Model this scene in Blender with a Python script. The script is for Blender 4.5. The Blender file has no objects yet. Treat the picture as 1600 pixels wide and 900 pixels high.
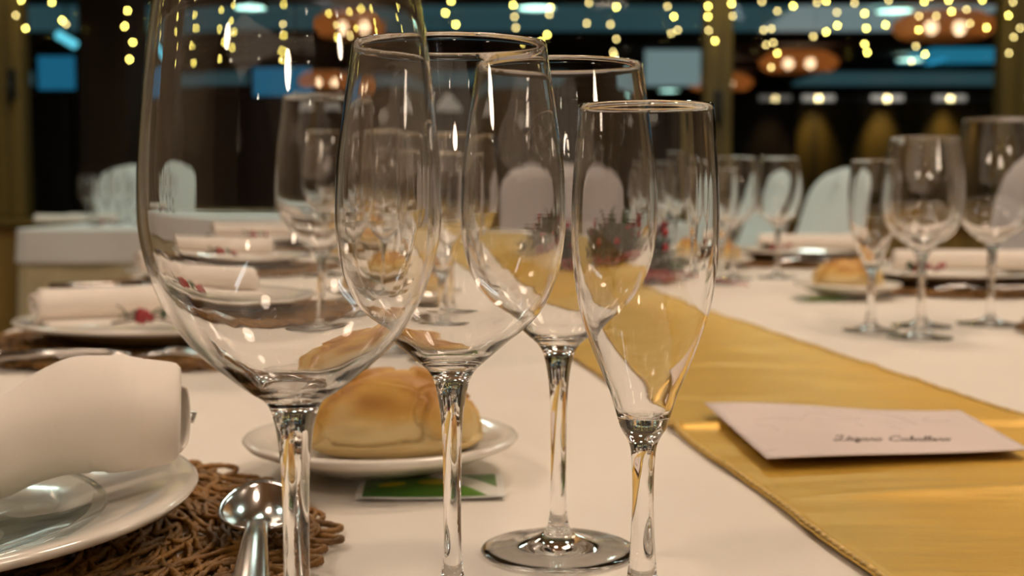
import bpy, bmesh, math, random
from mathutils import Vector, Matrix, noise
PI = math.pi
C = bpy.context.scene.collection
S = bpy.context.scene
rnd = random.Random(7)

# ------------------------------------------------------------------ camera, world, exposure
TABLE_Z = 0.75
EYE = 0.16                                   # camera above the table top
F = 2000.0                                   # focal length in pixels of the 1600 px wide frame
PITCH = math.atan(157.0 / F)
cam_d = bpy.data.cameras.new('camera'); cam = bpy.data.objects.new('camera', cam_d); C.objects.link(cam)
cam.location = (0, 0, TABLE_Z + EYE); cam.rotation_euler = (PI / 2 - PITCH, 0, 0)
cam_d.sensor_width = 36; cam_d.lens = F / 1600 * 36; cam_d.clip_start = 0.01; cam_d.clip_end = 200
cam_d.dof.use_dof = True; cam_d.dof.focus_distance = 0.46; cam_d.dof.aperture_fstop = 12.5
S.camera = cam
w = bpy.data.worlds.new('world'); S.world = w; w.use_nodes = True
w.node_tree.nodes['Background'].inputs[0].default_value = (0.9, 0.75, 0.6, 1)
w.node_tree.nodes['Background'].inputs[1].default_value = 0.02
S.view_settings.view_transform = 'Standard'; S.view_settings.look = 'None'
S.view_settings.exposure = -0.10; S.view_settings.gamma = 1.0; S.view_settings.use_curve_mapping = False
cy = S.cycles
cy.max_bounces = 24; cy.transmission_bounces = 24; cy.transparent_max_bounces = 16; cy.glossy_bounces = 8; cy.diffuse_bounces = 4
cy.caustics_refractive = True; cy.caustics_reflective = False; cy.blur_glossy = 0.3
cy.sample_clamp_indirect = 12.0; cy.use_denoising = True
CEIL = 3.0
NEAR_LIGHT = 44.0; COOL_LIGHT = 26.0

def at(px, py, D):
    """world point seen at a pixel of the photo at distance D from the camera (along +Y)"""
    u = (px - 800) / F; v = (py - 450) / F
    dy = math.cos(PITCH) - v * math.sin(PITCH)
    return Vector((u / dy * D, D, TABLE_Z + EYE - (math.sin(PITCH) + v * math.cos(PITCH)) / dy * D))
def on(px, py, h=0.0):
    """point seen at a pixel, h above the table top"""
    u = (px - 800) / F; v = (py - 450) / F
    dy = math.cos(PITCH) - v * math.sin(PITCH); dz = math.sin(PITCH) + v * math.cos(PITCH)
    t = (EYE - h) / dz
    return Vector((u * t, dy * t, TABLE_Z + h))

# ------------------------------------------------------------------ materials
def newmat(name):
    m = bpy.data.materials.new(name); m.use_nodes = True
    nt = m.node_tree; return m, nt, nt.nodes['Principled BSDF']
def N(nt, t, **kw):
    n = nt.nodes.new(t)
    for k, v in kw.items():
        if k.startswith('i_'):
            n.inputs[k[2:].replace('_', ' ')].default_value = v
        else: setattr(n, k, v)
    return n
def L(nt, a, b): nt.links.new(a, b)
def ramp(nt, fac, stops):
    r = N(nt, 'ShaderNodeValToRGB'); e = r.color_ramp.elements
    while len(e) < len(stops): e.new(0.5)
    for k, (p, c) in enumerate(stops): e[k].position = p; e[k].color = (*c, 1)
    L(nt, fac, r.inputs[0]); return r.outputs[0]
def coords(nt, scale=(1, 1, 1), kind='Object'):
    t = N(nt, 'ShaderNodeTexCoord'); m = N(nt, 'ShaderNodeMapping'); m.inputs['Scale'].default_value = scale
    L(nt, t.outputs[kind], m.inputs['Vector']); return m.outputs[0]
def mat(name, col, rough=0.6, metal=0.0, var=0.0, vscale=8, stretch=(1, 1, 1), bump=0.0, bscale=60, sheen=0.0, coat=0.0, spec=None):
    m, nt, p = newmat(name)
    p.inputs['Roughness'].default_value = rough; p.inputs['Metallic'].default_value = metal
    p.inputs['Sheen Weight'].default_value = sheen; p.inputs['Coat Weight'].default_value = coat
    if spec is not None: p.inputs['Specular IOR Level'].default_value = spec
    co = coords(nt, stretch)
    n = N(nt, 'ShaderNodeTexNoise', i_Scale=vscale, i_Detail=4.0); L(nt, co, n.inputs['Vector'])
    a = tuple(max(0, c * (1 - var)) for c in col); b = tuple(min(1, c * (1 + var)) for c in col)
    L(nt, ramp(nt, n.outputs[0], [(0.3, a), (0.7, b)]), p.inputs['Base Color'])
    if bump:
        n2 = N(nt, 'ShaderNodeTexNoise', i_Scale=bscale, i_Detail=3.0); L(nt, co, n2.inputs['Vector'])
        bp = N(nt, 'ShaderNodeBump', i_Strength=bump, i_Distance=0.002); L(nt, n2.outputs[0], bp.inputs['Height'])
        L(nt, bp.outputs[0], p.inputs['Normal'])
    return m
def emit(name, col, strength):
    m, nt, p = newmat(name); p.inputs['Base Color'].default_value = (*[min(1, c) for c in col], 1)
    p.inputs['Emission Color'].default_value = (*col, 1); p.inputs['Emission Strength'].default_value = strength
    return m

def glass_mat(name, col=(1, 1, 1), ior=1.5):
    m, nt, p = newmat(name)
    p.inputs['Base Color'].default_value = (*col, 1); p.inputs['Roughness'].default_value = 0.0
    p.inputs['IOR'].default_value = ior; p.inputs['Transmission Weight'].default_value = 1.0
    n = N(nt, 'ShaderNodeTexNoise', i_Scale=1.0, i_Detail=1.5); L(nt, coords(nt, (70, 70, 12)), n.inputs['Vector'])
    b = N(nt, 'ShaderNodeBump', i_Strength=1.0, i_Distance=0.00010); L(nt, n.outputs[0], b.inputs['Height']); L(nt, b.outputs[0], p.inputs['Normal'])
    return m
def pane_mat(name, ior=1.18):
    m, nt, p = newmat(name); nt.nodes.remove(p)
    t = N(nt, 'ShaderNodeBsdfTransparent'); t.inputs[0].default_value = (0.93, 0.96, 0.95, 1)
    g = N(nt, 'ShaderNodeBsdfGlossy', i_Roughness=0.0); lw = N(nt, 'ShaderNodeLayerWeight', i_Blend=0.5)
    pw = N(nt, 'ShaderNodeMath', operation='POWER'); pw.inputs[1].default_value = 5.0; L(nt, lw.outputs['Facing'], pw.inputs[0])
    f0 = ((ior - 1) / (ior + 1)) ** 2
    f = N(nt, 'ShaderNodeMath', operation='MULTIPLY_ADD'); f.inputs[1].default_value = 0.9 - f0; f.inputs[2].default_value = f0; L(nt, pw.outputs[0], f.inputs[0])
    x = N(nt, 'ShaderNodeMixShader'); L(nt, f.outputs[0], x.inputs[0]); L(nt, t.outputs[0], x.inputs[1]); L(nt, g.outputs[0], x.inputs[2])
    L(nt, x.outputs[0], nt.nodes['Material Output'].inputs[0]); return m
def shade_mat(name, col, holes):
    m, nt, p = newmat(name); nt.nodes.remove(p)
    co = coords(nt, (1, 1, 1)); wv = N(nt, 'ShaderNodeTexWave', bands_direction='Z', i_Scale=14.0, i_Distortion=2.0); L(nt, co, wv.inputs['Vector'])
    t = N(nt, 'ShaderNodeBsdfTransparent'); tl = N(nt, 'ShaderNodeBsdfTranslucent'); d = N(nt, 'ShaderNodeBsdfDiffuse')
    tl.inputs[0].default_value = (*col, 1); d.inputs[0].default_value = (*col, 1)
    x = N(nt, 'ShaderNodeMixShader', i_Fac=0.35); L(nt, tl.outputs[0], x.inputs[1]); L(nt, d.outputs[0], x.inputs[2])
    mr = N(nt, 'ShaderNodeMath', operation='MULTIPLY'); mr.inputs[1].default_value = holes; L(nt, wv.outputs[1], mr.inputs[0])
    y = N(nt, 'ShaderNodeMixShader'); L(nt, mr.outputs[0], y.inputs[0]); L(nt, x.outputs[0], y.inputs[1]); L(nt, t.outputs[0], y.inputs[2])
    L(nt, y.outputs[0], nt.nodes['Material Output'].inputs[0]); return m

GLASS = glass_mat('clear_glass')
PANE = pane_mat('window_glass')
THIN = pane_mat('thin_dish_glass', 1.5)

def cloth_mat(name, col, rough=0.9, weave=900, crease=0.0):
    m, nt, p = newmat(name)
    p.inputs['Roughness'].default_value = rough; p.inputs['Sheen Weight'].default_value = 0.25; p.inputs['Specular IOR Level'].default_value = 0.2
    co = coords(nt); n = N(nt, 'ShaderNodeTexNoise', i_Scale=3.0, i_Detail=3.0); L(nt, co, n.inputs['Vector'])
    a = tuple(c * 0.96 for c in col); L(nt, ramp(nt, n.outputs[0], [(0.3, a), (0.7, col)]), p.inputs['Base Color'])
    f = N(nt, 'ShaderNodeTexNoise', i_Scale=float(weave), i_Detail=2.0); L(nt, co, f.inputs['Vector'])
    b = N(nt, 'ShaderNodeBump', i_Strength=0.12, i_Distance=0.0008); L(nt, f.outputs[0], b.inputs['Height'])
    last = b
    if crease:
        co2 = coords(nt, (1.5, 9, 1)); g = N(nt, 'ShaderNodeTexNoise', i_Scale=2.2, i_Detail=2.0); L(nt, co2, g.inputs['Vector'])
        b2 = N(nt, 'ShaderNodeBump', i_Strength=crease, i_Distance=0.006); L(nt, g.outputs[0], b2.inputs['Height']); L(nt, b.outputs[0], b2.inputs['Normal']); last = b2
    L(nt, last.outputs[0], p.inputs['Normal']); return m
CLOTH = cloth_mat('white_table_linen', (0.82, 0.76, 0.67), crease=0.25)
NAPKIN = cloth_mat('napkin_linen', (0.84, 0.77, 0.69), weave=700)
FARCLOTH = cloth_mat('far_table_linen', (0.80, 0.80, 0.77), weave=300)
SKIRT = cloth_mat('cream_skirt_cloth', (0.66, 0.58, 0.36), weave=300)
COVER = cloth_mat('chair_cover_cloth', (0.60, 0.56, 0.56), weave=300)
COVERC = cloth_mat('white_chair_cover_cloth', (0.84, 0.88, 0.86), weave=300)
CHINA = mat('white_china', (0.82, 0.77, 0.69), rough=0.14, coat=0.35, spec=0.4)
STEEL = mat('polished_steel', (0.78, 0.77, 0.76), rough=0.15, metal=1.0)
STEEL_H = mat('satin_steel', (0.62, 0.58, 0.55), rough=0.22, metal=1.0)
VINE = mat('brown_vine_cord', (0.24, 0.115, 0.022), rough=0.55, var=0.45, vscale=60, bump=0.5, bscale=500)
BERRY = mat('red_berry', (0.35, 0.012, 0.02), rough=0.25, coat=0.4)
LEAF = mat('dark_green_leaf', (0.03, 0.06, 0.018), rough=0.5, var=0.4, vscale=40)
TWIG = mat('brown_twig', (0.07, 0.04, 0.025), rough=0.8)
PETAL = mat('dark_red_petal', (0.25, 0.012, 0.02), rough=0.5, var=0.5, vscale=50)
WOOD = mat('olive_brown_post_wood', (0.15, 0.095, 0.018), rough=0.45, var=0.25, vscale=3, stretch=(6, 6, 0.6))
DARKWOOD = mat('dark_brown_panelling', (0.055, 0.026, 0.014), rough=0.5, var=0.3, vscale=2, stretch=(5, 5, 0.4))
AMBERWOOD = mat('amber_wood_panelling', (0.34, 0.19, 0.045), rough=0.45, var=0.3, vscale=2, stretch=(4, 4, 0.5))
CEILWOOD = mat('dark_ceiling_paint', (0.05, 0.03, 0.024), rough=0.8)
ROOMCEIL = mat('amber_wood_ceiling', (0.48, 0.29, 0.14), rough=0.6, var=0.15, vscale=2, stretch=(6, 0.5, 1))
ROOMWALL = mat('warm_beige_wall', (0.42, 0.30, 0.19), rough=0.8)
FARAMBER = mat('deep_amber_panelling', (0.11, 0.055, 0.002), rough=0.6, var=0.5, vscale=1.2, stretch=(4, 4, 0.1))
FLOORM = mat('brown_floor_tile', (0.11, 0.07, 0.045), rough=0.35, var=0.2, vscale=2)
BLACK = mat('black_metal', (0.01, 0.01, 0.01), rough=0.4)
WIREM = mat('dark_green_wire', (0.01, 0.02, 0.01), rough=0.6)
GREYT = mat('grey_trim_paint', (0.16, 0.15, 0.14), rough=0.8)
PALE = mat('pale_painted_board', (0.55, 0.56, 0.55), rough=0.7)
PAPER = mat('pale_pink_paper', (0.66, 0.56, 0.52), rough=0.75, var=0.03, vscale=20)
INK = mat('dark_ink', (0.10, 0.07, 0.05), rough=0.7)
FAINT = mat('faint_sketch_ink', (0.50, 0.40, 0.37), rough=0.8)

def runner_mat():
    m, nt, p = newmat('gold_satin')
    p.inputs['Roughness'].default_value = 0.42; p.inputs['Metallic'].default_value = 0.45
    p.inputs['Sheen Weight'].default_value = 0.0; p.inputs['Anisotropic'].default_value = 0.5
    co = coords(nt, (2, 11, 1)); n = N(nt, 'ShaderNodeTexNoise', i_Scale=3.0, i_Detail=5.0, i_Roughness=0.6); L(nt, co, n.inputs['Vector'])
    L(nt, ramp(nt, n.outputs[0], [(0.3, (0.66, 0.39, 0.05)), (0.7, (0.75, 0.47, 0.08))]), p.inputs['Base Color'])
    b = N(nt, 'ShaderNodeBump', i_Strength=0.35, i_Distance=0.004); L(nt, n.outputs[0], b.inputs['Height'])
    f = N(nt, 'ShaderNodeTexNoise', i_Scale=1200.0); L(nt, coords(nt), f.inputs['Vector'])
    b2 = N(nt, 'ShaderNodeBump', i_Strength=0.1, i_Distance=0.0005); L(nt, f.outputs[0], b2.inputs['Height']); L(nt, b.outputs[0], b2.inputs['Normal'])
    L(nt, b2.outputs[0], p.inputs['Normal']); return m
GOLD = runner_mat()
GOLDTHREAD = mat('gold_thread', (0.60, 0.40, 0.12), rough=0.5, var=0.3, vscale=300)

def bread_mat():
    m, nt, p = newmat('bread_crust')
    p.inputs['Roughness'].default_value = 0.5; p.inputs['Subsurface Weight'].default_value = 0.08
    p.inputs['Subsurface Radius'].default_value = (0.01, 0.005, 0.002)
    at_ = N(nt, 'ShaderNodeAttribute', attribute_name='crust')
    n = N(nt, 'ShaderNodeTexNoise', i_Scale=70.0, i_Detail=4.0); L(nt, coords(nt), n.inputs['Vector'])
    a = N(nt, 'ShaderNodeMath', operation='MULTIPLY_ADD'); a.inputs[1].default_value = 0.22; L(nt, n.outputs[0], a.inputs[0]); L(nt, at_.outputs['Fac'], a.inputs[2])
    L(nt, ramp(nt, a.outputs[0], [(0.10, (0.68, 0.53, 0.26)), (0.30, (0.66, 0.45, 0.16)), (0.52, (0.60, 0.34, 0.065)), (0.8, (0.42, 0.19, 0.025))]), p.inputs['Base Color'])
    b = N(nt, 'ShaderNodeBump', i_Strength=0.25, i_Distance=0.002); L(nt, n.outputs[0], b.inputs['Height']); L(nt, b.outputs[0], p.inputs['Normal'])
    return m
BREAD = bread_mat()
def packet_mat():
    m, nt, p = newmat('printed_packet'); p.inputs['Roughness'].default_value = 0.3
    t = N(nt, 'ShaderNodeTexCoord'); sx = N(nt, 'ShaderNodeSeparateXYZ'); L(nt, t.outputs['Object'], sx.inputs[0])
    wv = N(nt, 'ShaderNodeTexNoise', i_Scale=22.0); L(nt, t.outputs['Object'], wv.inputs['Vector'])
    # white curve between the green field and the leaf at the right
    d = N(nt, 'ShaderNodeMath', operation='MULTIPLY_ADD'); d.inputs[1].default_value = 0.9; L(nt, sx.outputs[1], d.inputs[0]); L(nt, sx.outputs[0], d.inputs[2])
    r = ramp(nt, N_math(nt, d.outputs[0], 12.0, 0.5), [(0.0, (0.03, 0.13, 0.010)), (0.58, (0.10, 0.26, 0.015)), (0.60, (0.72, 0.72, 0.66)), (0.80, (0.72, 0.72, 0.66)), (0.82, (0.06, 0.19, 0.015))])
    L(nt, r, p.inputs['Base Color']); return m
def N_math(nt, sock, mul, add):
    a = N(nt, 'ShaderNodeMath', operation='MULTIPLY_ADD'); a.inputs[1].default_value = mul; a.inputs[2].default_value = add; L(nt, sock, a.inputs[0]); return a.outputs[0]
PACKET = packet_mat()
OLIVE = mat('printed_yellow_olive', (0.55, 0.45, 0.03), rough=0.35)
WHITEFOIL = mat('packet_white_edge', (0.75, 0.74, 0.70), rough=0.3)

# ------------------------------------------------------------------ mesh helpers
class MB:
    def __init__(s): s.v = []; s.f = []
    def add(s, vs, fs):
        o = len(s.v); s.v += [tuple(v) for v in vs]; s.f += [tuple(i + o for i in f) for f in fs]; return s
    def box(s, x0, x1, y0, y1, z0, z1):
        v = [(x, y, z) for z in (z0, z1) for y in (y0, y1) for x in (x0, x1)]
        return s.add(v, [(0, 2, 3, 1), (4, 5, 7, 6), (0, 1, 5, 4), (2, 6, 7, 3), (0, 4, 6, 2), (1, 3, 7, 5)])
    def lathe(s, prof, n=64, close=False, origin=(0, 0, 0)):
        vs = []; fs = []; ox, oy, oz = origin; rows = []
        for r, z in prof:
            if r < 1e-6: rows.append([len(vs)]); vs.append((ox, oy, oz + z))
            else:
                rows.append(list(range(len(vs), len(vs) + n)))
                vs += [(ox + r * math.cos(2 * PI * k / n), oy + r * math.sin(2 * PI * k / n), oz + z) for k in range(n)]
        pairs = list(zip(rows, rows[1:])) + ([(rows[-1], rows[0])] if close else [])
        for a, b in pairs:
            for k in range(n):
                k2 = (k + 1) % n
                if len(a) == 1 and len(b) == 1: continue
                if len(a) == 1: fs.append((a[0], b[k2], b[k]))
                elif len(b) == 1: fs.append((a[k], a[k2], b[0]))
                else: fs.append((a[k], a[k2], b[k2], b[k]))
        return s.add(vs, fs)
    def tube(s, pts, rad, n=8, aspect=1.0, twist=0.0, cap=True):
        pts = [Vector(p) for p in pts]; m = len(pts)
        rs = rad if isinstance(rad, (list, tuple)) else [rad] * m
        vs = []; fs = []; up = Vector((0, 0, 1)); ref = None
        for i, p in enumerate(pts):
            t = (pts[min(i + 1, m - 1)] - pts[max(i - 1, 0)])
            t = t.normalized() if t.length > 1e-9 else Vector((1, 0, 0))
            if ref is None: ref = up if abs(t.z) < 0.9 else Vector((1, 0, 0))
            a = t.cross(ref); a = a.normalized() if a.length > 1e-6 else Vector((1, 0, 0)); b = a.cross(t).normalized()
            if abs(t.z) > 0.9: ref = b
            tw = twist * i
            for k in range(n):
                ang = 2 * PI * k / n; ca, sa = math.cos(ang) * rs[i] * aspect, math.sin(ang) * rs[i]
                c2 = ca * math.cos(tw) - sa * math.sin(tw); s2 = ca * math.sin(tw) + sa * math.cos(tw)
                vs.append(p + a * c2 + b * s2)
        for i in range(m - 1):
            for k in range(n):
                k2 = (k + 1) % n; fs.append((i * n + k, i * n + k2, (i + 1) * n + k2, (i + 1) * n + k))
        if cap: fs.append(tuple(range(n - 1, -1, -1))); fs.append(tuple(range((m - 1) * n, m * n)))
        return s.add(vs, fs)
    def grid(s, fn, nu, nv, wrap=False):
        vs = [fn(i / nu, j / nv) for i in range(nu + 1) for j in range(nv + 1)]; w_ = nv + 1
        return s.add(vs, [(i * w_ + j, (i + 1) * w_ + j, (i + 1) * w_ + j + 1, i * w_ + j + 1) for i in range(nu) for j in range(nv)])
    def ball(s, c, r, n=8, sz=1.0):
        prof = [(r * math.sin(PI * k / n), -r * sz * math.cos(PI * k / n)) for k in range(n + 1)]
        prof[0] = (0, prof[0][1]); prof[-1] = (0, prof[-1][1])
        return s.lathe(prof, max(6, n + 2), origin=c)
    def build(s, name, m, parent=None, smooth=True, sharp=False, loc=(0, 0, 0)):
        me = bpy.data.meshes.new(name); me.from_pydata(s.v, [], s.f); me.update()
        bm = bmesh.new(); bm.from_mesh(me); bmesh.ops.recalc_face_normals(bm, faces=bm.faces)
        bm.to_mesh(me); bm.free()
        if smooth:
            for p in me.polygons: p.use_smooth = True
        me.materials.append(m)
        o = bpy.data.objects.new(name, me); C.objects.link(o); o.location = loc
        if parent: o.parent = parent
        if sharp:
            md = o.modifiers.new('edges', 'EDGE_SPLIT'); md.split_angle = math.radians(40)
        return o
def tag(o, label, cat, group=None, kind=None):
    if label: o['label'] = label
    if cat: o['category'] = cat
    if group: o['group'] = group
    if kind: o['kind'] = kind
    return o
def thing(name, label, cat, loc=(0, 0, 0), rz=0.0, group=None):
    o = bpy.data.objects.new(name, None); C.objects.link(o); o.location = loc; o.rotation_euler = (0, 0, rz); o.empty_display_size = 0.02
    return tag(o, label, cat, group)
def struct(o): o['kind'] = 'structure'; return o
def bevel(o, wd, seg=2):
    md = o.modifiers.new('round', 'BEVEL'); md.width = wd; md.segments = seg; md.limit_method = 'ANGLE'; return o
USED = set()
def place(proto, loc, rz, label, group=None, scale=None):
    """first call moves the prototype itself, later calls copy it with its parts and sub-parts"""
    if proto.name not in USED:
        USED.add(proto.name); r = proto
    else:
        r = proto.copy(); C.objects.link(r)
        for ch in proto.children:
            c = ch.copy(); C.objects.link(c); c.parent = r
            for g in ch.children:
                d = g.copy(); C.objects.link(d); d.parent = c
    r.rotation_mode = 'XYZ'; r.location = loc; r.rotation_euler = (0, 0, rz)
    r['label'] = label
    if group: r['group'] = group
    elif 'group' in r.keys(): del r['group']
    if scale: r.scale = scale
    return r

# ------------------------------------------------------------------ the room and the hall behind the glazing
PY = 7.0                                         # the glazed partition
o = MB().box(-13, 13, -3.2, 28.4, -0.1, 0).build('floor', FLOORM, smooth=False); struct(o)
o = MB().box(-13, 13, PY, 28.4, CEIL, CEIL + 0.1).build('ceiling', CEILWOOD, smooth=False); struct(o)
o = MB().box(-4.2, 5.2, -3.4, PY, CEIL, CEIL + 0.1).build('ceiling', ROOMCEIL, smooth=False); struct(o)
o = MB().box(-13, 13, 28.2, 28.4, 0, CEIL).build('wall_back', DARKWOOD, smooth=False); struct(o)
o = MB().box(-4.2, -4.0, -3.2, PY + 0.1, 0, CEIL).build('wall_left', ROOMWALL, smooth=False); struct(o)
o = MB().box(5.0, 5.2, -3.2, PY + 0.1, 0, CEIL).build('wall_right', ROOMWALL, smooth=False); struct(o)
o = MB().box(-4.2, 5.2, -3.4, -3.2, 0, CEIL).build('wall_front', DARKWOOD, smooth=False); struct(o)
o = MB().box(-13.2, -13, PY, 28.4, 0, CEIL).build('wall_hall_left', DARKWOOD, smooth=False); struct(o)
o = MB().box(13, 13.2, PY, 28.4, 0, CEIL).build('wall_hall_right', DARKWOOD, smooth=False); struct(o)
# low wood wall with sill under the glazing
b = MB().box(-4.0, 5.0, PY - 0.06, PY + 0.06, 0, 0.70); o = b.build('wall_under_windows', AMBERWOOD, smooth=False); struct(o)
o = MB().box(-4.0, 5.0, PY - 0.11, PY + 0.11, 0.70, 0.75).build('trim_1', WOOD, smooth=False); struct(o); bevel(o, 0.01)
o = MB().box(-4.0, 5.0, PY - 0.08, PY + 0.08, 2.5, 2.66).build('trim_2', WOOD, smooth=False); struct(o)
o = MB().box(-4.0, 5.0, PY - 0.05, PY + 0.05, 2.66, CEIL).build('wall_over_windows', DARKWOOD, smooth=False); struct(o)
posts = [(-2.72, 0.175), (1.11, 0.15), (2.70, 0.14)]
for k, (x, wd) in enumerate(posts):
    o = MB().box(x - wd / 2, x + wd / 2, PY - 0.07, PY + 0.07, 0.75, 2.5).build('trim_%d' % (k + 3), WOOD, smooth=False); struct(o); bevel(o, 0.012)
    g = MB().box(x + wd * 0.05, x + wd * 0.09, PY - 0.074, PY - 0.066, 0.76, 2.5).build('groove', DARKWOOD, o, smooth=False)
xs = [-4.0] + [p[0] for p in posts] + [5.0]
for k in range(len(xs) - 1):
    o = MB().box(xs[k] + 0.07, xs[k + 1] - 0.07, PY + 0.0, PY + 0.004, 0.75, 2.5).build('window_%d' % (k + 1), PANE, smooth=False); struct(o)
def window_handle(px, py, label):
    p = at(px, py, PY - 0.12)
    t = thing('window_handle', label, 'handle', (p.x, PY - 0.07, p.z))
    bevel(MB().box(-0.022, 0.022, -0.012, 0, -0.08, 0.08).build('back_plate', BLACK, t, smooth=False), 0.004)
    MB().tube([(0, -0.01, 0.02), (0, -0.05, 0.02), (0, -0.055, -0.005), (0, -0.055, -0.12)], 0.012, 10).build('lever', BLACK, t)
window_handle(14, 130, 'black window handle on the left wooden post')
window_handle(1124, 165, 'black window handle on the middle wooden post')
# hall ceiling: slate sections between dark beams, their light put in as emission
PANEL = emit('slate_painted_glow', (0.055, 0.14, 0.165), 0.42)
PANEL2 = emit('bright_slate_painted_glow', (0.22, 0.29, 0.30), 0.8)
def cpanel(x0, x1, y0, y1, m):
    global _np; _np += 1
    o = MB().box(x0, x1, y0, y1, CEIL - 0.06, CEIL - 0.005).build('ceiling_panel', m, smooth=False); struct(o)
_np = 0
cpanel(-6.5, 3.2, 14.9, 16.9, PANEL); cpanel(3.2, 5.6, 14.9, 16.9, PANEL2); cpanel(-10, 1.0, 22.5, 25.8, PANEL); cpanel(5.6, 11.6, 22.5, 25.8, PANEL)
cpanel(6.4, 8.6, 14.9, 16.9, PANEL); cpanel(6.3, 10.5, 18.9, 21.2, emit('blue_painted_glow', (0.02, 0.22, 0.36), 0.75))  # blue section glows in place of cool light on the ceiling
for y in (13.4, 17.6, 21.4, 26.4):
    o = MB().box(-13, 13, y, y + 0.5, CEIL - 0.14, CEIL).build('ceiling_beam', CEILWOOD, smooth=False); struct(o)
# pale bulkhead board in the hall; the light on it is put in as emission
TEALB = emit('pale_board_painted_glow', (0.30, 0.42, 0.43), 0.55)
a = at(1008, 78, 19.5); c = at(1094, 134, 19.5)
t = thing('glowing_bulkhead', 'pale bulkhead board, glow painted in, in the hall just left of the middle post', 'screen', ((a.x + c.x) / 2, 19.5, c.z))
MB().box(a.x - (a.x + c.x) / 2, c.x - (a.x + c.x) / 2, -0.03, 0.03, 0, a.z - c.z).build('glowing_face', TEALB, t, smooth=False)
MB().box(a.x - (a.x + c.x) / 2 - 0.03, c.x - (a.x + c.x) / 2 + 0.03, -0.05, 0.05, a.z - c.z, a.z - c.z + 0.08).build('bulkhead_top', BLACK, t, smooth=False)
MB().box(-0.02, 0.02, -0.02, 0.02, a.z - c.z + 0.07, CEIL - c.z).build('hanger', BLACK, t, smooth=False)
# blue lit screens on the left side of the hall
BLUE = emit('blue_screen', (0.012, 0.13, 0.24), 0.9)
def screen(x0, y0, x1, y1, D, label, m=BLUE):
    a = at(x0, y0, D); c = at(x1, y1, D); cx = (a.x + c.x) / 2
    t = thing('wall_screen', label, 'screen', (cx, D, c.z)); hw = abs(c.x - a.x) / 2
    MB().box(-hw, hw, -0.02, 0.02, 0, a.z - c.z).build('glowing_face', m, t, smooth=False)
    MB().box(-hw - 0.05, hw + 0.05, 0.0, 0.05, -0.05, a.z - c.z + 0.05).build('bezel', BLACK, t, smooth=False)
    MB().box(-0.05, 0.05, 0.02, 0.07, -c.z, 0).build('stand', BLACK, t, smooth=False)
screen(60, 88, 118, 140, 12.0, 'blue glowing screen in the dark hall beside the left post')
screen(385, 108, 492, 152, 13.0, 'wide blue glowing screen in the hall seen through the largest glass')
t = thing('strip_light', 'short slanting cyan strip light high in the hall at left', 'light', at(104, 62, 14), 0)
tb = MB().tube([(-0.10, 0, 0.06), (0.10, 0, -0.06)], 0.045, 10).build('tube_diffuser', emit('cyan_tube', (0.12, 0.55, 0.7), 1.6), t)
MB().tube([(0, 0, 0.03), (0, 0, CEIL - at(104, 62, 14).z)], 0.012, 6).build('hanger', BLACK, t)
# dark pillar in the hall and the amber column lamp by it
a = at(122, 40, 9.0); c = at(204, 300, 9.0)
o = MB().box(a.x, c.x, 9.0, 9.5, 0, CEIL).build('pillar', DARKWOOD, smooth=False); struct(o)
o = MB().box(5.2 * 1.19, 13, 28.05, 28.2, 0, 2.72).build('wall_panelling', FARAMBER, smooth=False); struct(o)
o = MB().box(5.2 * 1.19, 13, 27.9, 28.2, 2.72, 2.9).build('trim_6', GREYT, smooth=False); struct(o)
def column_lamp(px, py, D, h, r, label, strength=1.0):
    p = at(px, py, D); t = thing('column_lamp', label, 'lamp', (p.x, D, 0))
    MB().lathe([(0, 0), (0.16, 0), (0.16, 0.03), (0.02, 0.05), (0.02, p.z - h / 2), (0, p.z - h / 2)], 20).build('base', BLACK, t, sharp=True)
    MB().lathe([(0, p.z - h / 2), (r, p.z - h / 2 + 0.02), (r, p.z + h / 2 - 0.02), (0, p.z + h / 2)], 20).build('lamp_shade', emit('amber_shade', (0.62, 0.38, 0.13), strength), t)
column_lamp(209, 200, 12.0, 0.36, 0.055, 'slim amber column lamp in the dark hall left of the largest glass', 0.6)
# wicker drum pendants
WICKER = shade_mat('woven_wicker', (0.75, 0.33, 0.11), 0.35)
BULB = emit('warm_bulb', (1.0, 0.66, 0.40), 13)
def drum(r, h):
    t = thing('wicker_pendant', 'x', 'pendant lamp')
    MB().lathe([(r * 0.72, h / 2), (r, h * 0.15), (r, -h * 0.2), (r * 0.8, -h / 2)], 40).build('lamp_shade', WICKER, t)
    for sx in (-0.28, 0.28):
        MB().ball((sx * r, -0.1 * r, -h * 0.1), 0.07, 8).build('bulb', BULB, t)
    MB().tube([(0, 0, h * 0.45), (0, 0, 0.3)], 0.008, 6).build('cord', BLACK, t)
    MB().tube([(-r * 0.72, 0, h / 2), (0, 0, h / 2), (r * 0.72, 0, h / 2)], 0.012, 6).build('cross_bar', BLACK, t)
    return t
pd = drum(0.54, 0.26)
def hang(px, py, D, label, s=1.0):
    p = at(px, py, D); place(pd, p, rnd.uniform(-0.1, 0.1), label, 'woven drum pendants in the hall', (s, s, s))
hang(1475, 40, 14.0, 'large orange woven drum pendant nearest the right post')
hang(1248, 97, 18.0, 'orange woven drum pendant halfway between middle and right posts')
hang(1125, 129, 21.6, 'smallest orange woven drum pendant, partly behind the middle post')
hang(575, 40, 14.0, 'orange woven drum pendant seen above the rim of the second glass')
hang(655, 25, 16.0, 'orange woven drum pendant just behind the right edge of the largest glass', 0.7)
hang(520, 128, 13.0, 'golden woven pendant seen through the largest glass at mid height', 0.62)
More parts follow.
